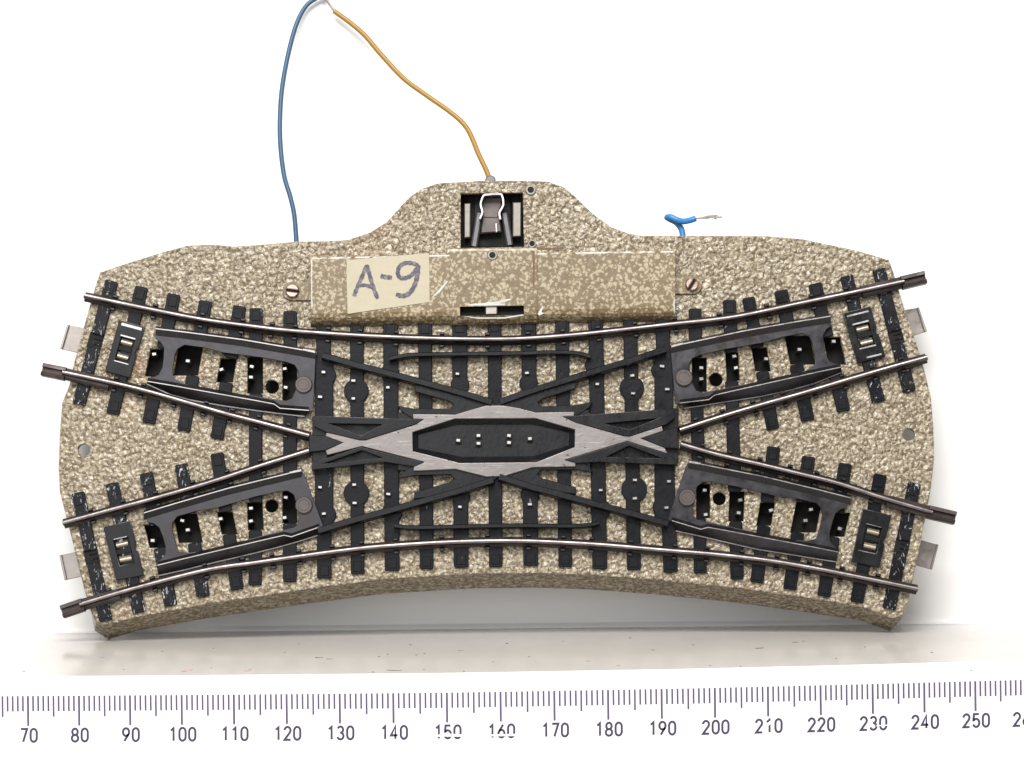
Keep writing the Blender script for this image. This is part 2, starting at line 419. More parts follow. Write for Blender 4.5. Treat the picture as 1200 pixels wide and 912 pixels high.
# straight ones under the crossing
sleeper((300, 361), (299, 686), 15.5, [(418, 461), (589, 621)])
sleeper((340, 364.5), (339.5, 682), 16, [(426, 470), (576, 613)])
sleeper((379, 379), (380, 678), 17, (), False, [(384, 440, 10), (384, 603, 10)], [(369, 390.5, 418, 622)])
sleeper((418, 378), (419, 673), 16, (), False, [(417.5, 458, 14.5), (417.6, 578, 15)])
sleeper((457.5, 377), (459.5, 669), 17.5, (), False, [(457, 437, 11), (459.5, 600, 12)])
sleeper((498, 376), (500, 667), 16)
sleeper((538.5, 375), (540.5, 665), 17.5, (), False, [(539, 451, 11), (540.5, 582, 10.5)])
sleeper((579.5, 374), (581, 664.5), 16)
sleeper((619.5, 373), (622, 663), 17.5, (), False, [(619.5, 449, 11), (621, 580, 11)])
sleeper((658.5, 372), (662.5, 664.5), 16)
sleeper((698, 371), (703, 667), 17.5, (), False, [(697, 428, 11.5), (704, 597, 12)])
sleeper((738.5, 370), (743, 668), 16.5, (), False, [(740.5, 455, 14.5), (743.3, 573.5, 15)])
sleeper((776, 369), (786, 671), 17, (), False, [(773, 434, 10), (776, 594, 11)], [(767, 789, 412, 612)])
sleeper((814.5, 361.5), (821, 672), 15, [(419, 459), (567, 607)])
sleeper((855, 351.5), (864, 679), 15.5, [(413, 446), (576, 611)])

# rails
RAILP = [(-1.08, 8.0), (-1.08, 8.75), (-.62, 9.15), (-.54, 10.35), (-.36, 10.74), (-.13, 10.86), (.13, 10.86), (.36, 10.74), (.54, 10.35), (.62, 9.15), (1.08, 8.75), (1.08, 8.0)]
RAILM = [1, 1, 1, 1, 0, 0, 0, 1, 1, 1, 1]
def rail(pts, spikes=(), taper=None):
    path = [P(x, y, 10.8) for x, y in smooth(pts, 10)]
    mb = MB(); mb.sweep(path, RAILP, RAILM)
    for i in range(6, len(path) - 4, 7):                    # pressed chairs holding the rail
        a = Vector(path[i - 1][:2]); b = Vector(path[i + 1][:2]); t = (b - a).normalized(); q = Vector((-t.y, t.x)); c = Vector(path[i][:2])
        for s in (-1, 1):
            o = c + q * s * 1.45
            mb.prism([tuple(o - t * .55 - q * .3), tuple(o + t * .55 - q * .3), tuple(o + t * .55 + q * .3), tuple(o - t * .55 + q * .3)], 8, 9.25, 2, .14)
    return mb.build('rail', ['railtop', 'railside', 'blade'], root, 30)
rail([(98, 346), (157, 358.5), (235, 374), (300, 383), (340, 387.5), (395, 391.5), (450, 394.5), (525, 397), (600, 397.2), (660, 393.5), (720, 387.5), (785, 380), (860, 371.5), (940, 355), (1000, 342.5), (1060, 329.5)])
rail([(93, 708.5), (154, 690.5), (240, 668.5), (300, 659.5), (345, 653), (400, 645.5), (450, 640.2), (525, 635.5), (600, 634), (660, 636), (710, 639), (785, 645.5), (840, 650), (900, 657), (954, 666), (1010, 677), (1076, 690.5)])
rail([(73, 436), (120, 446), (165, 456.5), (220, 472), (265, 485), (310, 496.5), (362, 510.5)])
rail([(73, 613), (128, 598), (182.6, 583.5), (245, 565.5), (300, 547.5), (362, 528)])
rail([(1087, 418.5), (1040, 431.5), (990, 446), (940, 461), (890, 475), (840, 490), (797, 504)])
rail([(798, 520.5), (840, 532.5), (890, 544), (940, 556), (982.6, 566.5), (1035, 583.5), (1093, 600.5)])
# sheet-metal joiners on four rail ends
JP = [(-1.45, 8.1), (-1.45, 10.5), (-1.2, 10.95), (-.6, 11.05), (-.45, 10.2), (.45, 10.2), (.6, 11.05), (1.2, 10.95), (1.45, 10.5), (1.45, 8.1)]
JW = [(-1.3, 8.1), (-1.3, 9.6), (-.75, 9.9), (.75, 9.9), (1.3, 9.6), (1.3, 8.1)]
def joiner(tip, end, far):
    mb = MB()
    mb.sweep([P(*tip, 10.6), P((tip[0] + end[0]) / 2, (tip[1] + end[1]) / 2, 10.6), P(*end, 10.6)], JP)
    mb.sweep([P(*end, 9.6), P(*far, 9.6)], JW)
    mb.build('rail_joiner', 'railside', root, 25)
joiner((49, 432.5), (76, 438), (128, 450.5))
joiner((72, 717), (97, 708.5), (140, 696.5))
joiner((1085, 324.5), (1057, 331), (1010, 342))
joiner((1120, 607), (1088, 599.5), (1040, 587))

# point blades
UL = [(182.4, 384.6), (355.7, 450.6), (172.3, 448.7)]
maps = {'ul': lambda p: p,
        'll': affine(UL, [(168.4, 600.6), (356, 592), (184.4, 664.4)]),
        'ur': affine(UL, [(973.4, 370), (801.6, 442.5), (986, 432)]),
        'lr': affine(UL, [(997, 583), (805.3, 583), (982.6, 649)])}
outer = [(182.4, 388), (220, 391), (284, 399), (348.3, 409.5), (370, 413.5), (370, 420), (367, 482.5), (359, 481.8), (328, 480), (321, 475), (256.7, 463.4), (201.7, 453.3), (172.3, 448.7),
         (173.3, 443.3), (180, 442.2), (186, 439), (190, 431), (191.5, 420), (192, 408), (188, 401), (182.4, 397.5)]
window = [(202.8, 442), (202.6, 434), (203.5, 425.8), (205, 416), (208.5, 409), (216.3, 404.5), (238.3, 407.5), (262, 413.5), (289.7, 417), (308, 419.4), (335.5, 424.5), (345, 428), (349.5, 435), (348.5, 446), (346, 458), (342, 467), (335.5, 470), (308, 465.5), (256.7, 458), (234.7, 454.2), (215, 449.5)]
ridgeT = [(182.4, 384.6), (220, 389), (284, 397.4), (348.3, 408.4), (369.4, 412)]
ridgeB = [(173, 447.5), (201.7, 452.3), (256.7, 462.2), (300, 470), (321, 474), (328, 479), (362, 481.5)]
footB = [(172, 449.5), (201, 462.5), (222, 468), (258, 474.5), (292, 479.5), (326, 484), (357, 487.5)]
slopeT = [(182.4, 394), (220, 400), (284, 408), (348.3, 417.5), (369, 421)]
for key in ('ul', 'll', 'ur', 'lr'):
    f = maps[key]
    mb = MB()
    mb.add(*shape(Q([f(p) for p in outer], 9.7), [Q([f(p) for p in window], 9.7)], 9.2, 9.8, .1))
    def strip(lines, hs, mats):
        vs = []; k = len(lines[0])
        for ln, hh in zip(lines, hs): vs += [P3(*p, hh) for p in ln]
        for r in range(len(lines) - 1):
            mb.add(vs, [[r * k + i, r * k + i + 1, (r + 1) * k + i + 1, (r + 1) * k + i] for i in range(k - 1)], mats[r])
    def lerp(a, b, t): return [(p[0] + (q[0] - p[0]) * t, p[1] + (q[1] - p[1]) * t) for p, q in zip(a, b)]
    def shift(a, dy): return [(x, y + dy) for x, y in a]
    R1 = [f(p) for p in ridgeT]; S1 = [f(p) for p in slopeT]; R2 = [f(p) for p in ridgeB]; F2 = [f(p) for p in footB]
    F2 = {'ll': [(186, 674), (216, 667.5), (250, 659), (291, 649.5), (325, 641), (350, 634), (372, 627)],
          'lr': [(980, 658), (954, 654), (927, 649.5), (890, 643.7), (853, 635.5), (817, 627), (792, 621.7)],
          'ur': [(986, 436), (954, 449), (927, 456.5), (890, 464.5), (853, 470), (825, 474.5), (802, 478)]}.get(key, F2)
    A, As = R1, shift(R1, 9); Bq, Bf = R2, F2
    # upper ridge: outer drop, bright lip, inner slope
    strip([shift(A, -2.5), A, shift(A, 1.2), As], [8.6, 11.0, 11.0, 9.75], [0, 1, 0])
    # lower ridge: inner rise, bright lip, outer flange, bright foot
    strip([shift(Bq, -5), shift(Bq, -1.0), Bq, Bf, shift(Bf, 1.3), shift(Bf, 2.2)], [9.7, 10.7, 10.7, 9.0, 8.95, 8.1], [0, 1, 0, 1, 0])
    bl = mb.build('switch_blade', ['blade', 'bladetop'], root, 30)
    hg = MB(); e0, e1 = R1[-2], R1[-1]; g0 = (e0[0] + (e1[0] - e0[0]) * .3, e0[1] + (e1[1] - e0[1]) * .3)
    hg.prism(Q([(g0[0], g0[1] - 1.2), (e1[0], e1[1] - 1.2), (e1[0], e1[1] + 2.2), (g0[0], g0[1] + 1.4)], 11.3), 10.6, 11.35, 0, .1)
    hg.build('hinge_tab', 'bladetop', bl)
    rv = MB(); c = P(*f((355.7, 450.6)), 10.4); rv.disc(c, 1.95, 9.6, 10.5, 0, .2); rv.ring(c, 1.2, 1.34, 10.4, 10.56)
    rv.build('rivet', 'rivet', bl)

# crossing: black moulded frame, steel frog, guard rails
UL3 = [(382, 417.5), (575, 470), (368, 488)]
fm = [lambda p: p,
      affine(UL3, [(776, 410.5), (587, 469.5), (792, 479)]),
      affine(UL3, [(377, 621), (577, 564), (366, 551)]),
      affine(UL3, [(779, 613), (586, 560.5), (793, 540)])]
plateQ = [(486, 451), (539, 459), (572, 468.5), (581, 474), (583, 480), (556, 486), (535, 491), (484, 491), (470, 482), (466.6, 475.7), (486, 479), (527, 479), (531.5, 474), (525, 469.5), (506, 464.5), (486, 459)]
bar = [(378, 416.5), (420, 428.5), (460, 438.8), (500, 449.5), (539, 460), (576, 471.5)]
tri = [(368, 487.5), (495.5, 491.5), (487, 497.3), (428.4, 515.8), (421.3, 515.8), (383, 507), (368, 500)]
tri_win = [(386, 496.5), (448, 497.5), (423, 510.5)]
BARP = [(-.95, 8.2), (-.75, 10.9), (-.55, 11.15), (.55, 11.15), (.75, 10.9), (.95, 8.2)]
mb = MB()
for k, f in enumerate(fm):
    mb.prism(Q([f(p) for p in plateQ], 10.1), 8.2, 10.1, 0, .12)
    mb.sweep([P(*f(p), 11) for p in bar], BARP)
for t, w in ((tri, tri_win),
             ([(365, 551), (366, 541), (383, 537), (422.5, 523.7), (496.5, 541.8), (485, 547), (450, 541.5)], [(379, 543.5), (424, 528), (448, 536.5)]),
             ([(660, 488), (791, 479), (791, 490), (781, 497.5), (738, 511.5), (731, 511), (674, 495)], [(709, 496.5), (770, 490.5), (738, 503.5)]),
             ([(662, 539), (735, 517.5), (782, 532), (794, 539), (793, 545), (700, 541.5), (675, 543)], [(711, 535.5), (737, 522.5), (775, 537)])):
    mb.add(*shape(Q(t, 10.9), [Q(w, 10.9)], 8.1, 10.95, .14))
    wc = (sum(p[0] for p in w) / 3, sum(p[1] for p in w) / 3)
    mb.prism(Q([(wc[0] + (p[0] - wc[0]) * 1.06, wc[1] + (p[1] - wc[1]) * 1.1) for p in w], 8.8), 8.15, 8.8)  # black insert standing in for shade on the ballast inside each triangle
mb.prism(Q([(362, 509), (382, 511), (402, 519), (381, 528), (362, 530)], 10.8), 8.1, 10.8, 0, .15)
mb.prism(Q([(794, 500), (777, 505), (750, 513.8), (779, 525), (796, 526)], 10.8), 8.1, 10.8, 0, .15)
for x0, x1, y0, y1 in ((366, 384, 488, 552), (777, 795, 479, 542)):
    mb.prism(Q([(x0, y0), (x1, y0), (x1, y1), (x0, y1)], 9.2), 8.1, 9.3, 0, .12)
for poly in ([(466, 484), (486, 484), (486, 493), (466, 491)], [(466, 540), (486, 543), (486, 553), (466, 551)], [(671, 482), (690, 480), (690, 490), (671, 491)], [(673, 540), (692, 540), (692, 549), (673, 549)]):
    mb.prism(Q(poly, 9.8), 8.1, 9.8, 0, .12)
# floor of the central recess with a bevelled rim
hole = [(483.7, 506.7), (533, 491), (627.7, 490.5), (673.5, 503.5), (673.5, 524), (628.6, 541.8), (538.7, 542.7), (483.7, 528.7)]
cx, cy = 578.5, 516.5
big = Q([(cx + (x - cx) * 1.03, cy + (y - cy) * 1.06) for x, y in hole], 10)
inn = Q([(cx + (x - cx) * .93, cy + (y - cy) * .72) for x, y in hole], 8.9)
k = len(hole)
mb.add([(x, y, 10.2) for x, y in big] + [(x, y, 8.8) for x, y in inn], [[i, (i + 1) % k, k + (i + 1) % k, k + i] for i in range(k)] + [[k + i for i in range(k)]])
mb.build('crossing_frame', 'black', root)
frog = [(383.5, 506), (381, 511), (402, 519), (381.5, 528), (383.5, 533.5), (424, 523.3), (497, 541.6), (485, 545.5), (484.5, 552), (534, 550), (570, 559), (591, 558.3), (624, 548), (674.4, 547), (674.4, 542), (662.5, 539), (735, 517.3), (782.5, 532),
        (779, 525), (751, 514), (777.5, 505), (775.5, 499.3), (738, 511.3), (731, 511), (674, 494.5), (660, 488.3), (672.8, 487.8), (672.8, 482.7), (627.7, 483.6), (607.5, 478.3), (589, 475.3), (570, 475.3), (554.7, 479.6), (533.7, 486), (484, 485.5), (484, 491), (496, 491.7), (487, 497.3), (428.4, 515.8), (421.3, 515.8)]
mb = MB(); mb.add(*shape(Q(frog, 10.7), [Q(hole, 10.7)], 9.7, 10.72, .16)); mb.build('frog_plate', 'frog', root)
GP = [(-.62, 8.2), (-.5, 10.5), (-.3, 10.75), (.3, 10.75), (.5, 10.5), (.62, 8.2)]
for pts in ([(456, 420.5), (470, 417.5), (487, 415.8), (530, 415), (600, 414.2), (655, 412.8), (678, 414.3), (692, 418)],
            [(462, 616), (480, 618.2), (510, 618), (560, 616.7), (620, 616), (670, 616.5), (692, 615), (702, 612.5)]):
    mb = MB(); mb.sweep([P(x, y, 10.6) for x, y in smooth(pts, 5)], GP); mb.build('guard_rail', 'black', root)

# contact studs
def stud(x, y, low=3.2, high=9.5, w=.5, d=.34, rot=0.0):
    mb = MB(); u, v = P(x, y, high)
    ca, sa = math.cos(rot), math.sin(rot)
    q = [(u + a * ca - b * sa, v + a * sa + b * ca) for a, b in ((-w, -d), (w, -d), (w, d), (-w, d))]
    mb.prism(q, low, high, 0, .12)
    if low > 6:
        mb.prism([(u - w * 1.35, v - d * 2.6), (u + w * 1.6, v - d * 2.6), (u + w * 1.6, v + d * .2), (u - w * 1.35, v + d * .2)], 8.6, 8.84, 1)
    mb.build('contact_stud', ['pin', 'dark'], root)
for x, y in [(379, 436), (375, 465), (414, 446), (414, 467), (454.5, 454), (536, 438), (617.5, 437), (700, 450), (741, 440), (742, 461), (776, 429), (782, 456),
             (375, 571), (379.5, 602), (415, 568), (415.5, 589.5), (455, 579), (539, 594), (621, 591), (704, 574.5), (744, 562.5), (744, 584), (784, 564), (781, 595)]:
    stud(x, y, 8.2, 9.5, .52 + random.uniform(-.06, .06), .33, random.uniform(-.15, .15))
for x, y in [(180.6, 415), (220, 423), (259.4, 433), (295, 429.5), (294, 442), (333.7, 432), (334.6, 454), (178.8, 633.4), (213.4, 610), (220, 621), (258.4, 608), (294, 595.6), (294, 610.6), (334.8, 582.8), (333.4, 606.6),
             (977, 400), (937, 409.5), (898, 420.5), (860.7, 417.4), (862.5, 431), (822, 431), (822, 444), (984.4, 619.5), (950.5, 597), (944, 610), (903.7, 598), (867.6, 586), (865.8, 601), (825.8, 574.4), (827, 603)]:
    stud(x, y, 3.2, 7.6, .50, .38, random.uniform(-.3, .3))
for x, y in [(537, 516), (560.7, 510.4), (560.7, 519.6), (596.5, 510.4), (596.5, 518.7), (621, 514)]:
    stud(x, y, 8.6, 9.7, .5, .38, random.uniform(-.1, .1))

# contact clips near the four track ends
def clip(q, bright):
    """q: four corners (photo px) clockwise from the upper left"""
    def at(s, t):
        a = (q[0][0] + (q[1][0] - q[0][0]) * s, q[0][1] + (q[1][1] - q[0][1]) * s); b = (q[3][0] + (q[2][0] - q[3][0]) * s, q[3][1] + (q[2][1] - q[3][1]) * s)
        return (a[0] + (b[0] - a[0]) * t, a[1] + (b[1] - a[1]) * t)
    def rect(s0, s1, t0, t1): return [at(s0, t0), at(s1, t0), at(s1, t1), at(s0, t1)]
    mb = MB()
    mb.add(*shape(Q([at(0, 0), at(1, 0), at(1, .42), at(.94, .45), at(.94, .53), at(1, .56), at(1, 1), at(0, 1)], 9.3), [Q(rect(.25, .78, .27, .75), 9.3)], 8, 9.3, .14))
    c = mb.build('contact_clip', 'black', root)
    mb = MB(); mb.prism(Q(rect(.25, .78, .27, .75), 8.2), 8.03, 8.2)
    mb.prism(Q(rect(.25, .78, .46, .55), 8.9), 8.05, 8.9, 0, .1)
    mb.build('clip_well', 'dark', c)
    def spring(t0, t1):
        mb = MB(); vs = []; k = 7
        for i in range(k):
            f = i / (k - 1); t = t0 + (t1 - t0) * f; h = 8.3 + 1.1 * math.sin(math.pi * f)
            for s in (.30, .72): vs.append(P3(*at(s, t), h))
        mb.add(vs, [[2 * i, 2 * i + 1, 2 * i + 3, 2 * i + 2] for i in range(k - 1)])
        mb.build('contact_spring', 'brass', c, 60)
    spring(.31, .45); spring(.58, .73)
    for s0, s1, t0, w in bright:
        mb = MB(); mb.prism(Q(rect(s0, s1, t0, t0 + w), 9.5), 9.2, 9.5, 0, .08); mb.build('bright_lip', 'pin', c)
clip([(139.4, 375), (169.5, 383), (152, 443), (123, 434.8)], [(.12, .93, .03, .06), (.2, .8, .25, .035), (.22, .82, .75, .028)])
clip([(987.8, 367), (1020, 359), (1037.8, 417.6), (1005, 425.5)], [(.1, .9, .06, .04), (.2, .8, .24, .04), (.2, .8, .73, .035), (.35, .9, .92, .04)])
clip([(121, 618), (152.7, 610), (168.5, 674.4), (136, 680)], [(.25, .75, .25, .02)])
clip([(1011, 595.7), (1044.6, 604), (1030.6, 665.6), (998, 658)], [(.22, .75, .25, .018), (.15, .75, .76, .018)])

# coupling tongues sticking out of the ends
def tongue(q, frame=False):
    mb = MB(); p = Q(q, 2.5)
    mb.prism(p, 1.9, 2.4, 0, .1)
    c = (sum(x for x, _ in p) / 4, sum(y for _, y in p) / 4)
    o = mb.build('coupling_tongue', 'tab', root)
    # folded outer edge
    mb = MB(); (a, b) = frame
    a = p[a]; b = p[b]; t = Vector((b[0] - a[0], b[1] - a[1])).normalized(); m = Vector((c[0] - a[0], c[1] - a[1])); m -= t * m.dot(t); m.normalize()
    mb.prism([a, b, (b[0] + m.x * .55, b[1] + m.y * .55), (a[0] + m.x * .55, a[1] + m.y * .55)], 2.3, 3.1, 0, .12)
    mb.build('folded_lip', 'tab', o)
tongue([(79, 380.5), (106, 386), (98, 415), (70.6, 409)], (3, 0))
tongue([(1056, 364), (1076.6, 360.4), (1085.8, 388.7), (1065, 395)], (1, 2))
tongue([(70, 651), (92, 646), (98, 675), (76, 680)], (3, 0))
tongue([(1070, 630), (1099.6, 638.6), (1092, 667.5), (1064, 660)], (1, 2))

# motor cover
mb = MB()
prof = [(0, 7.9), (0, 10.7), (.006, 11.05), (.022, 11.2), (.70, 11.2), (.80, 11.15), (.865, 10.85), (.915, 10.1), (.955, 9.2), (.985, 8.4), (1.0, 7.7)]
pm = [1, 1, 1, 0, 0, 0, 0, 0, 0, 0]
def cover_seg(xa, ya0, ya1, xb, yb0, yb1, dh, cols=8, slot=None, left=True, right=True):
    xs = [xa + (xb - xa) * i / cols for i in range(cols + 1)]
    pr = prof
    if slot:
        pr = [(0, 7.9), (0, 10.7), (.012, 11.1), (.04, 11.2), (.45, 11.2), (slot[2], 11.2), (slot[3], 11.05), (.93, 10.2), (.97, 9.4), (.99, 8.6), (1.0, 7.9)]
        xs = [xa, slot[0] - 4, slot[0], slot[0] + 6, (slot[0] + slot[1]) / 2, slot[1] - 6, slot[1], slot[1] + 4, xb]
    k = len(pr); vs = []
    for x in xs:
        f = (x - xa) / (xb - xa); y0 = ya0 + (yb0 - ya0) * f; y1 = ya1 + (yb1 - ya1) * f
        for t, h in pr:
            hh = h + (dh if h > 8 else 0); vs.append(P3(x, y0 + (y1 - y0) * t, hh))
    for j in range(k - 1):
        fs = []
        for i in range(len(xs) - 1):
            if slot and j == 5 and slot[0] - .1 <= xs[i] and xs[i + 1] <= slot[1] + .1: continue
            fs.append([i * k + j, i * k + j + 1, (i + 1) * k + j + 1, (i + 1) * k + j])
        mb.add(vs, fs, 1 if pm[j] in (1, 2) and not slot else 0)
    for i in ([0] if left else []) + ([len(xs) - 1] if right else []):
        mb.add(vs[i * k:(i + 1) * k], [list(range(k))], 0)
cover_seg(364, 302, 384, 528.5, 298.5, 381.5, 0)
cover_seg(628, 296.5, 379.5, 791, 294, 377.5, 0)
cover_seg(527, 291, 382, 629, 290, 380, .5, slot=(539, 614, .755, .875))
# ears
def ear(c, r, to, s):
    pts = [(c[0] + r * math.cos(a), c[1] + r * math.sin(a)) for a in [math.pi * (.5 + i / 14) * 1 for i in range(15)]]
    if s > 0: pts = [(2 * c[0] - x, y) for x, y in pts]
    pts = pts + [(to, c[1] - r), (to, c[1] + r)]
    mb.prism(Q(pts, 8.6), 7.9, 8.6, 0, .12)
ear((342, 341), 11, 366, -1); ear((812, 333.5), 11, 789, 1)
cov = mb.build('motor_cover', ['cover', 'edge', 'dark'], root, 40)
# slot interior
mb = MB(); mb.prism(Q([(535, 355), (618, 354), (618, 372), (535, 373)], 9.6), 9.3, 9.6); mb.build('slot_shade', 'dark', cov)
mb = MB(); mb.prism(Q([(568.5, 357), (583, 356.5), (583, 369), (568.5, 369.5)], 11), 9.8, 11.2, 0, .25); mb.build('slot_tongue', 'tab', cov)
mb = MB()
def scrape(pts, h):
    mb = MB(); mb.add([P3(x, y, h) for x, y in pts], [list(range(len(pts)))]); mb.build('bare_scrape', 'bare', cov)
scrape([(545, 357.6), (556, 355.8), (568, 355.4), (572, 353.6), (580, 353.8), (590, 351), (600, 350), (598, 352), (590, 354), (586, 355.6), (594, 357.6), (570, 358.2), (552, 358.2)], 11.74)
scrape([(541, 370.2), (560, 372.2), (590, 372), (612, 368.6), (615, 369.5), (592, 373.4), (560, 373.6)], 11.56)
scrape([(505, 350), (513, 341), (524, 329), (525, 330), (515, 343)], 11.24)
scrape([(630, 368), (634, 361), (637, 359), (634.5, 366), (638, 367), (632, 370)], 11.24)
scrape([(364.6, 304), (366, 304), (365.7, 330), (365.9, 350), (366.6, 358), (365, 362), (364.8, 350)], 11.22)
scrape([(789, 354), (790.6, 349), (791.2, 369), (789.6, 364)], 11.22)
mb = MB()
def rs(pts, h):
    mb = MB(); mb.add([P3(x, y, h) for x, y in pts], [list(range(len(pts)))]); mb.build('rust_streak', 'rust', cov)
rs([(629, 289.5), (645, 290.6), (660, 289.6), (661, 291.6), (640, 293), (629, 292.6)], 8.06)
rs([(623.5, 294), (626.5, 294), (627, 318), (625.6, 338), (624, 330), (624.6, 308)], 11.76)
def screw(c, r, ang, h):
    mb = MB(); p = P(*c, h)
    n = 26; ca, sa = math.cos(ang), math.sin(ang); rr = r / 5.2; g = .26
    # two half heads either side of the slot
    for s in (-1, 1):
        a0 = math.asin(g / rr)
        pts = [(rr * math.cos(a0 + (math.pi - 2 * a0) * i / n), s * rr * math.sin(a0 + (math.pi - 2 * a0) * i / n)) for i in range(n + 1)]
        mb.prism([(p[0] + x * ca - y * sa, p[1] + x * sa + y * ca) for x, y in pts], 8.5, h, 0, .22)
    mb.disc(p, rr * .98, 8.4, h - .5, 1)
    mb.build('mounting_screw', ['screw', 'dark'], cov)
screw((342.5, 340.5), 8, math.radians(-8), 9.5); screw((811, 333), 7.6, math.radians(58), 9.5)
# eyelets
for c, r, h in (((622, 222.5), 6.2, 8.45), ((623.5, 285.5), 5.2, 8.45), ((577, 299), 6, 11.95)):
    mb = MB(); p = P(*c, h); mb.ring(p, r * .62 / 5.2, r / 5.2, h - .9, h); mb.disc(p, r * .62 / 5.2, h - .9, h - .14, 1)
    mb.build('eyelet', ['plate', 'dark'], root)
# lantern socket in the window
mb = MB()
mb.prism(Q([(556, 228), (598, 228), (601, 290), (554, 290)], 4.2), 3.2, 4.2, 0, .2)
so = mb.build('lantern_socket', 'dark', root)
for q in ([(544, 238.5), (551.5, 238), (551, 278), (544, 279)], [(600.8, 237), (610.8, 237), (610.5, 277), (600.8, 277.5)]):
    mb = MB(); mb.prism(Q(q, 6.2), 3.2, 6.2, 0, .2); mb.build('side_plate', 'plate', so)
for a, b in (((562, 250), (555.5, 289)), ((591, 250), (597.5, 287.5))):
    mb = MB(); mb.sweep([P(*a, 6), P(*b, 6)], [(-.75, 3.5), (-.75, 6.0), (-.4, 6.4), (.4, 6.4), (.75, 6.0), (.75, 3.5)]); mb.build('socket_leg', 'leg', so)
mb = MB(); mb.prism(Q([(565, 254), (586, 254), (588, 272), (563, 274)], 6.6), 3.5, 6.6, 0, .3)
mb.prism(Q([(567, 232), (588, 231), (588, 241), (584, 249), (584, 256), (566, 256), (566, 249), (564, 240)], 5.6), 3.5, 5.6, 0, .2); mb.build('socket_block', 'rivet', so)
mb = MB(); pts = smooth([(562.3, 256.5), (565.3, 248.5), (563.2, 239.5), (566.4, 229.6), (572, 228), (584, 227.4), (588.2, 229), (589.8, 240), (585.2, 249), (586.3, 257)], 3)
mb.sweep([P(x, y, 8.6) for x, y in pts], [(-.2, 4), (-.2, 8.6), (.2, 8.6), (.2, 4)])
mb.sweep([P(581.5, 262, 7.4), P(581.8, 272, 7.4)], [(-.15, 5), (-.15, 7.4), (.15, 7.4), (.15, 5)])
mb.build('spring_clip', 'chrome', so)
mb = MB(); mb.disc(P(574.7, 211, 6.6), 1.2, 5.6, 6.4, 0, .3); mb.build('grommet', 'leg', root)

# taped label with handwriting
mb = MB(); mb.prism(Q([(406.2, 305), (430, 303), (470, 299.5), (502.5, 296.8), (503.2, 325), (503.4, 354), (470, 359), (440, 363), (407.5, 368), (406.5, 335)], 11.3), 11.2, 11.32)
lab = mb.build('paper_label', 'paper', root); lab['label'] = 'cream paper tape with handwritten A-9 in violet marker'
mb = MB()
def stroke(pts, w=5.0):
    pts = smooth(pts, 6); hh = 11.345
    pu = [Vector(P(x, y, hh)) for x, y in pts]; vs = []; k = len(pu)
    for i, p in enumerate(pu):
        t = (pu[min(i + 1, k - 1)] - pu[max(i - 1, 0)]).normalized(); q = Vector((-t.y, t.x)) * (w / 5.3 / 2) * (1 + .13 * math.sin(i * 1.7)) * (.72 if i in (0, k - 1) else 1)
        vs += [(p.x + q.x, p.y + q.y, hh + stroke.z), (p.x - q.x, p.y - q.y, hh + stroke.z)]
    mb.add(vs, [[2 * i, 2 * i + 1, 2 * i + 3, 2 * i + 2] for i in range(k - 1)]); stroke.z += .012
stroke.z = 0
stroke([(415, 347.5), (418, 339), (424, 325), (430, 310.5)]); stroke([(429.6, 310.5), (433, 322), (437, 336), (442.6, 350.5)])
stroke([(418.5, 335.5), (428, 334.5), (439, 338)], 4.4); stroke([(446, 323.6), (453, 325), (459.5, 325.6)], 5.4)
stroke([(490, 311.5), (484, 308.8), (475, 308.5), (468, 313), (466.2, 321), (470, 326), (477, 325.5), (484, 321), (489.3, 313.5)], 5)
stroke([(490.2, 310.5), (489, 323), (486, 334), (480, 343.5), (472, 347), (464, 345)], 5.4)
mb.build('handwriting', 'ink', lab)

# wires
def wire(name, pts, r, m, h=4.0, hs=None):
    mb = MB(); q = [(*P(x, y, (hs[i] if hs else h)), (hs[i] if hs else h)) for i, (x, y) in enumerate(pts)]
    mb.tube(smooth(q, 8), r, 0, 12); return mb.build(name, m, root, 80)
w1 = wire('lead_wire', [(347.5, 287), (346.5, 270), (344.5, 250), (340, 230), (333, 206), (328.6, 170), (328.2, 135), (331, 100), (338.5, 60), (347.5, 28), (358, 8), (369, -1), (378, -5), (384, -8)], .56, 'bluewire')
w1['label'] = 'grey blue insulated lead wire'
w2 = wire('lead_wire', [(574.8, 214), (570, 200), (561, 181), (551, 157), (542, 144), (526.7, 130.7), (500, 112), (473, 92), (446.7, 64), (428, 42), (412, 28), (400, 19), (391.5, 13)], .60, 'yellow')
w2['label'] = 'ochre yellow insulated lead wire with stripped end'
mb = MB()
for s in (-1.2, -.4, .4, 1.2):
    q = [(*P(x, y, 4 + s * .12), 4 + s * .12) for x, y in [(392 + s * .3, 13), (389 + s, 8.5), (385.5 + s * .6, 3.5), (381 + s * 1.2, -2), (378 - s, -8)]]
    mb.tube(smooth(q, 4), .2, 0, 6)
mb.build('stripped_end', 'copper', w2)
w3 = wire('lead_wire', [(800.5, 281), (799.5, 272), (797, 266), (792, 260.5), (785, 257), (781.8, 254.8), (786, 254.4), (793, 257.6), (800, 259.6), (808, 258.4), (815, 256)], .72, 'cyan', 4, [4, 4, 4, 4, 4.1, 4.8, 5.6, 5.8, 5.6, 5.2, 5])
w3['label'] = 'short bright blue lead wire bent back with frayed bare strands'
mb = MB()
for k in range(8):
    e = random.uniform(-3.4, 3.4); L = random.uniform(838, 847)
    q = [(*P(x, y, 5 + e * .1), 5 + e * .1) for x, y in [(814, 256 + e * .1), (821, 255.8 + e * .2), (830, 254.6 + e * .6), ((L + 830) / 2, 254 + e * .2 + random.uniform(-1.5, 1.5)), (L, 254.8 + e)]]
    mb.tube(smooth(q, 4), .12, 0, 6)
mb.build('frayed_strands', 'copper', w3)

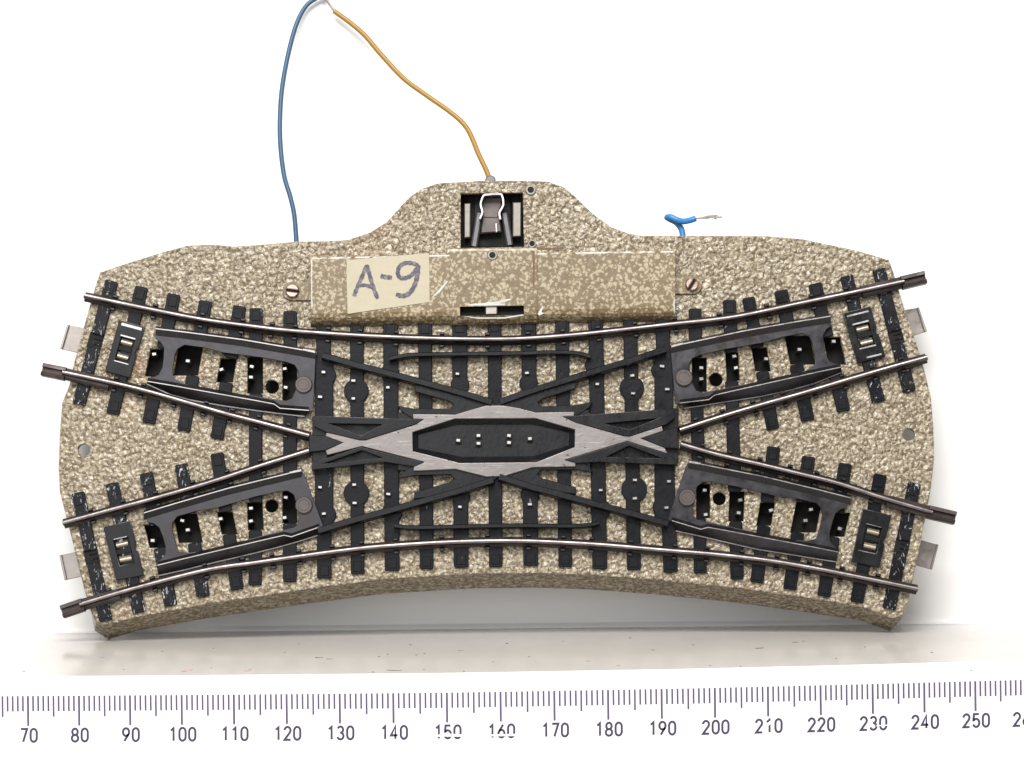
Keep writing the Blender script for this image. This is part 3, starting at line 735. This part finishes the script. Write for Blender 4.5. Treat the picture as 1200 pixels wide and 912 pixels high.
# ------------------------------------------------------------------ shelf, wall, ruler (world mm)
def tag(o, label=None, cat=None, kind=None):
    if label: o['label'] = label
    if cat: o['category'] = cat
    if kind: o['kind'] = kind
YW = 17.0                                        # wall
YF = DIST * 288.5 / (788.5 - 456) - DIST         # front edge of the shelf
mb = MB(); X = 420
prof = [(YW + 6, -60), (YW + 6, 0), (YF + 2.2, 0), (YF + .8, -.35), (YF, -1.4), (YF, -60)]
mb.add([(-X, y, z) for y, z in prof] + [(X, y, z) for y, z in prof], [[i, i + 1, i + 7, i + 6] for i in range(5)] + [[0, 1, 2, 3, 4, 5], [11, 10, 9, 8, 7, 6]])
o = mb.build('shelf', 'shelf'); tag(o, 'glossy white shelf with specks of dirt under the model track', 'shelf', 'structure')
mb = MB()
mb.add([(-X, YW, -1), (X, YW, -1), (X, YW, 360), (-X, YW, 360), (-X, YW + 6, -1), (X, YW + 6, -1), (X, YW + 6, 360), (-X, YW + 6, 360)], [[0, 1, 2, 3], [4, 5, 6, 7], [0, 1, 5, 4], [3, 2, 6, 7], [0, 3, 7, 4], [1, 2, 6, 5]])
# small bead along the foot of the wall
mb.add([(-X, YW - .01, .0), (X, YW - .01, .0), (X, YW - .9, .02), (-X, YW - .9, .02), (-X, YW - .9, .5), (X, YW - .9, .5), (X, YW - .01, 1.2), (-X, YW - .01, 1.2)], [[3, 2, 5, 4], [4, 5, 6, 7]])
o = mb.build('wall', 'wall'); tag(o, 'plain overexposed white wall behind the model track', 'wall', 'structure')

ru = bpy.data.objects.new('ruler', None); COL.objects.link(ru); YR = YF - 1.6
ru.location = (0, YR * S, 0)
tag(ru, 'white plastic millimetre ruler with violet grey scale from 70 to 250', 'ruler')
def R(x, y):
    a, b = onY(x, y, YR); return (a, 0.0, b)
def ytop(x):  # slightly bent ruler
    xs = [(-60, 816.6), (0, 816), (250, 814.2), (520, 811.8), (800, 807), (1000, 802.2), (1200, 796.8), (1260, 795)]
    for (a, ya), (b, yb) in zip(xs, xs[1:]):
        if x <= b: return ya + (yb - ya) * (x - a) / (b - a)
    return 795
mb = MB(); cols = [-200 + 40 * i for i in range(41)]
def yt(x): return ytop(max(-60, min(1260, x))) - 22
vs = []
for x in cols:
    for y, d in ((yt(x), 1.5), (yt(x), .25), (yt(x) + 1.6, 0), (yt(x) + 150, 0), (yt(x) + 150, 1.5)):
        a, _, b = R(x, y); vs.append((a, d, b))
mb.add(vs, [[i * 5 + j, i * 5 + j + 1, (i + 1) * 5 + j + 1, (i + 1) * 5 + j] for i in range(len(cols) - 1) for j in range(4)])
mb.build('ruler_body', 'ruler', ru)
marks = {60: -27, 70: 32.7, 80: 92.5, 90: 152.3, 100: 212.8, 110: 274, 120: 335.8, 130: 398, 140: 460.8, 150: 523.6, 160: 586.5, 170: 649.5, 180: 712.5, 190: 775.2, 200: 837.6, 210: 899.8, 220: 961.5, 230: 1022.5, 240: 1083, 250: 1142.8, 260: 1202}
mb = MB()
for mm in range(64, 260):
    a = mm // 10 * 10; x = marks[a] + (marks[a + 10] - marks[a]) * (mm - a) / 10
    L = 35 if mm % 10 == 0 else 24.5 if mm % 5 == 0 else 18
    w = 1.1 if mm % 10 else 1.25
    y0 = ytop(x); sl = .012
    q = [R(x - w, y0), R(x + w, y0), R(x + w + sl * L, y0 + L), R(x - w + sl * L, y0 + L)]
    mb.add([(p[0], -.03, p[2]) for p in q], [[0, 1, 2, 3]])
mb.build('scale_ticks', 'tickprint', ru)
# numbers drawn with round pen strokes on a 10 x 15 px field (y down from the top)
def arc(cx, cy, rx, ry, a0, a1, n=14): return [(cx + rx * math.cos(math.radians(a0 + (a1 - a0) * i / n)), cy + ry * math.sin(math.radians(a0 + (a1 - a0) * i / n))) for i in range(n + 1)]
DIG = {'0': [arc(5, 4.6, 4, 4.6, 180, 360) + arc(5, 10.4, 4, 4.6, 0, 180) + [(1, 4.6)]],
       '1': [[(2.4, 3.2), (6, .2), (6, 15)]],
       '2': [arc(5, 4.1, 3.9, 4.1, 185, 385) + [(1.2, 15), (9.2, 15)]],
       '3': [arc(4.8, 3.7, 3.5, 3.7, 200, 440)[:-1] + [(4.3, 7.3)], [(4.3, 7.3)] + arc(4.8, 11.1, 4.0, 3.9, -80, 165)],
       '4': [[(6.6, 15), (6.6, 0), (.8, 10.9), (9.4, 10.9)]],
       '5': [[(8.6, 0), (2.2, 0), (1.4, 7.2)] + arc(5, 10.3, 4.1, 4.7, 220, 520)],
       '6': [[(7.2, 0), (2.2, 7.4)] + arc(5, 10.6, 4, 4.4, 210, 570, 24)],
       '7': [[(1, 0), (9, 0), (4, 15)]],
       '8': [arc(5, 3.8, 3.5, 3.8, 90, 450, 22), arc(5, 11.2, 4.1, 3.9, -90, 270, 22)],
       '9': [arc(5, 4.4, 4, 4.4, 30, 390, 24) + [(7.8, 7.6), (2.8, 15)]]}
mb = MB(); lay = 0
for mm in range(70, 261, 10):
    x = marks[mm] + 1.2; y0 = ytop(x) + 38.6; slope = (ytop(x + 10) - ytop(x - 10)) / 20; t = str(mm); adv = 11.4
    for c, ch in enumerate(t):
        ox = (c - len(t) / 2) * adv + 1.1; fx = .90
        for st in DIG[ch]:
            lay += 1; d = -.03 - .0004 * (lay % 7)
            pts = [Vector((x + ox + p[0] * fx, y0 + p[1] + slope * (ox + p[0]))) for p in st]; vs = []; k = len(pts); w = 1.32
            for i, p in enumerate(pts):
                a = (p - pts[i - 1]).normalized() if i else None; b = (pts[i + 1] - p).normalized() if i < k - 1 else None
                if ch in '0689' and (pts[0] - pts[-1]).length < .05:
                    if i == 0: a = (pts[0] - pts[-2]).normalized()
                    if i == k - 1: b = (pts[1] - pts[0]).normalized()
                a = a or b; b = b or a; q = Vector((-a.y, a.x)) + Vector((-b.y, b.x)); q.normalize(); q = q / max(.45, q.dot(Vector((-a.y, a.x)))) * w
                for z in (p + q, p - q):
                    r = R(z.x, z.y); vs.append((r[0], d, r[2]))
            mb.add(vs, [[2 * i, 2 * i + 1, 2 * i + 3, 2 * i + 2] for i in range(k - 1)])
mb.build('scale_numbers', 'print', ru)
# scratches that have taken print off the numbers
mb = MB()
for q in ([(505, 861.5), (528, 860), (545, 861), (545, 863.4), (520, 863.2), (505, 864)], [(568, 861), (605, 860), (606, 862.6), (570, 863)], [(896, 850), (903, 844.5), (905, 846.5), (898, 853)], [(1027, 790 + 60), (1046, 849), (1046, 850), (1027, 851.4)]):
    mb = MB(); mb.add([(R(x, y)[0], -.06, R(x, y)[2]) for x, y in q], [list(range(len(q)))]); mb.build('worn_scratch', 'ruler', ru)

# crumbs and short fibres of dirt lying on the shelf
M['dirt'] = simple('dark_dirt', (.11, .095, .09), .7); M['reddirt'] = simple('red_dirt', (.36, .15, .11), .7)
def onZ(x, y):
    d = ray(x, y); t = -CAM.z / d.z; p = CAM + d * t; return (p.x, p.y)
mb = MB()
spots = [(120, 771, 5, 1), (190, 763.5, 4, 0), (216, 787, 8, 1), (224, 785.5, 5, 1), (290, 786.5, 9, 1), (293, 785, 4, 0), (374, 771, 12, 0), (386, 772.5, 9, 0), (28, 793 - 6, 4, 1), (248, 783, 3, 0), (145, 785, 3, 0), (334, 765, 2.5, 0), (444, 770, 3, 0), (454, 767, 3, 0),
         (481, 756, 3, 0), (488, 768, 3, 0), (498, 766, 2.5, 0), (540, 762.5, 8, 0), (462, 786, 22, 0), (438, 788, 3, 0), (496, 785, 3, 0), (594, 754.5, 5, 0), (544, 787, 3, 0), (738, 748, 3, 0), (724, 780.5, 5, 1), (765, 762, 5, 0), (789, 786.5, 7, 1), (812, 756, 4, 0), (932, 753, 8, 0), (942, 751.5, 5, 0),
         (890, 760, 14, 0), (832, 780.5, 3, 0), (868, 781.5, 3, 0), (1014, 758.5, 2.5, 0), (1092, 765, 3, 0), (1138, 786, 3, 0), (660, 752, 2.5, 0), (690, 775, 2, 0), (620, 770, 2, 0), (350, 755, 2, 0), (250, 760, 2, 0), (980, 772, 2.5, 0), (578, 776, 2, 0)]
for x, y, L, c in spots:
    u, v = onZ(x, y); l = L / 5.4 / 2 * .85; a = random.uniform(-.5, .5) if L > 6 else random.uniform(-1.2, 1.2); w = random.uniform(.18, .45); k = random.uniform(-.25, .25)
    ca, sa = math.cos(a), math.sin(a)
    pts = [(-l, -w * .3), (-l * .3, -w + k), (l * .4, -w * .7 + k), (l, k * .3), (l * .5, w * .6 + k), (-l * .5, w * .8 + k * .6)]
    mb.prism([(u + p * ca - q * sa, v + p * sa + q * ca) for p, q in pts], .0, random.uniform(.05, .12), c, .02)
o = mb.build('dirt', ['dirt', 'reddirt']); tag(o, 'tiny dark and red crumbs scattered on the shelf', 'dirt', 'stuff')

# ------------------------------------------------------------------ camera, light, world
cam = bpy.data.cameras.new('camera'); co = bpy.data.objects.new('camera', cam); COL.objects.link(co)
cam.sensor_width = 36; cam.sensor_fit = 'HORIZONTAL'; cam.lens = F * 36 / 1200; cam.clip_start = .01; cam.clip_end = 50
m = Matrix((cam_right, cam_up, -cam_fwd)).transposed().to_4x4(); m.translation = CAM * S; co.matrix_world = m
scene.camera = co
def area(name, loc, tgt, sx, sy, power, col):
    l = bpy.data.lights.new(name, 'AREA'); l.shape = 'RECTANGLE'; l.size = sx; l.size_y = sy; l.energy = power; l.color = col
    o = bpy.data.objects.new(name, l); COL.objects.link(o); o.location = loc
    o.rotation_euler = (Vector(tgt) - Vector(loc)).to_track_quat('-Z', 'Y').to_euler(); return o
area('key_light', (-.04, -.52, .52), (0, 0, .05), .50, .28, 8.5, (1, .985, .965))  # unseen softbox above and in front, added to light the turnout
area('fill_light', (-.25, -.85, .20), (0, 0, .03), .6, .5, 2.2, (.97, .98, 1))
w = bpy.data.worlds.new('World'); scene.world = w; w.use_nodes = True
bg = w.node_tree.nodes['Background']; bg.inputs[0].default_value = (1, .985, .97, 1); bg.inputs[1].default_value = .28
scene.view_settings.view_transform = 'Standard'; scene.view_settings.look = 'None'; scene.view_settings.gamma = 1; scene.view_settings.exposure = 0
scene.render.film_transparent = False
scene.cycles.max_bounces = 8
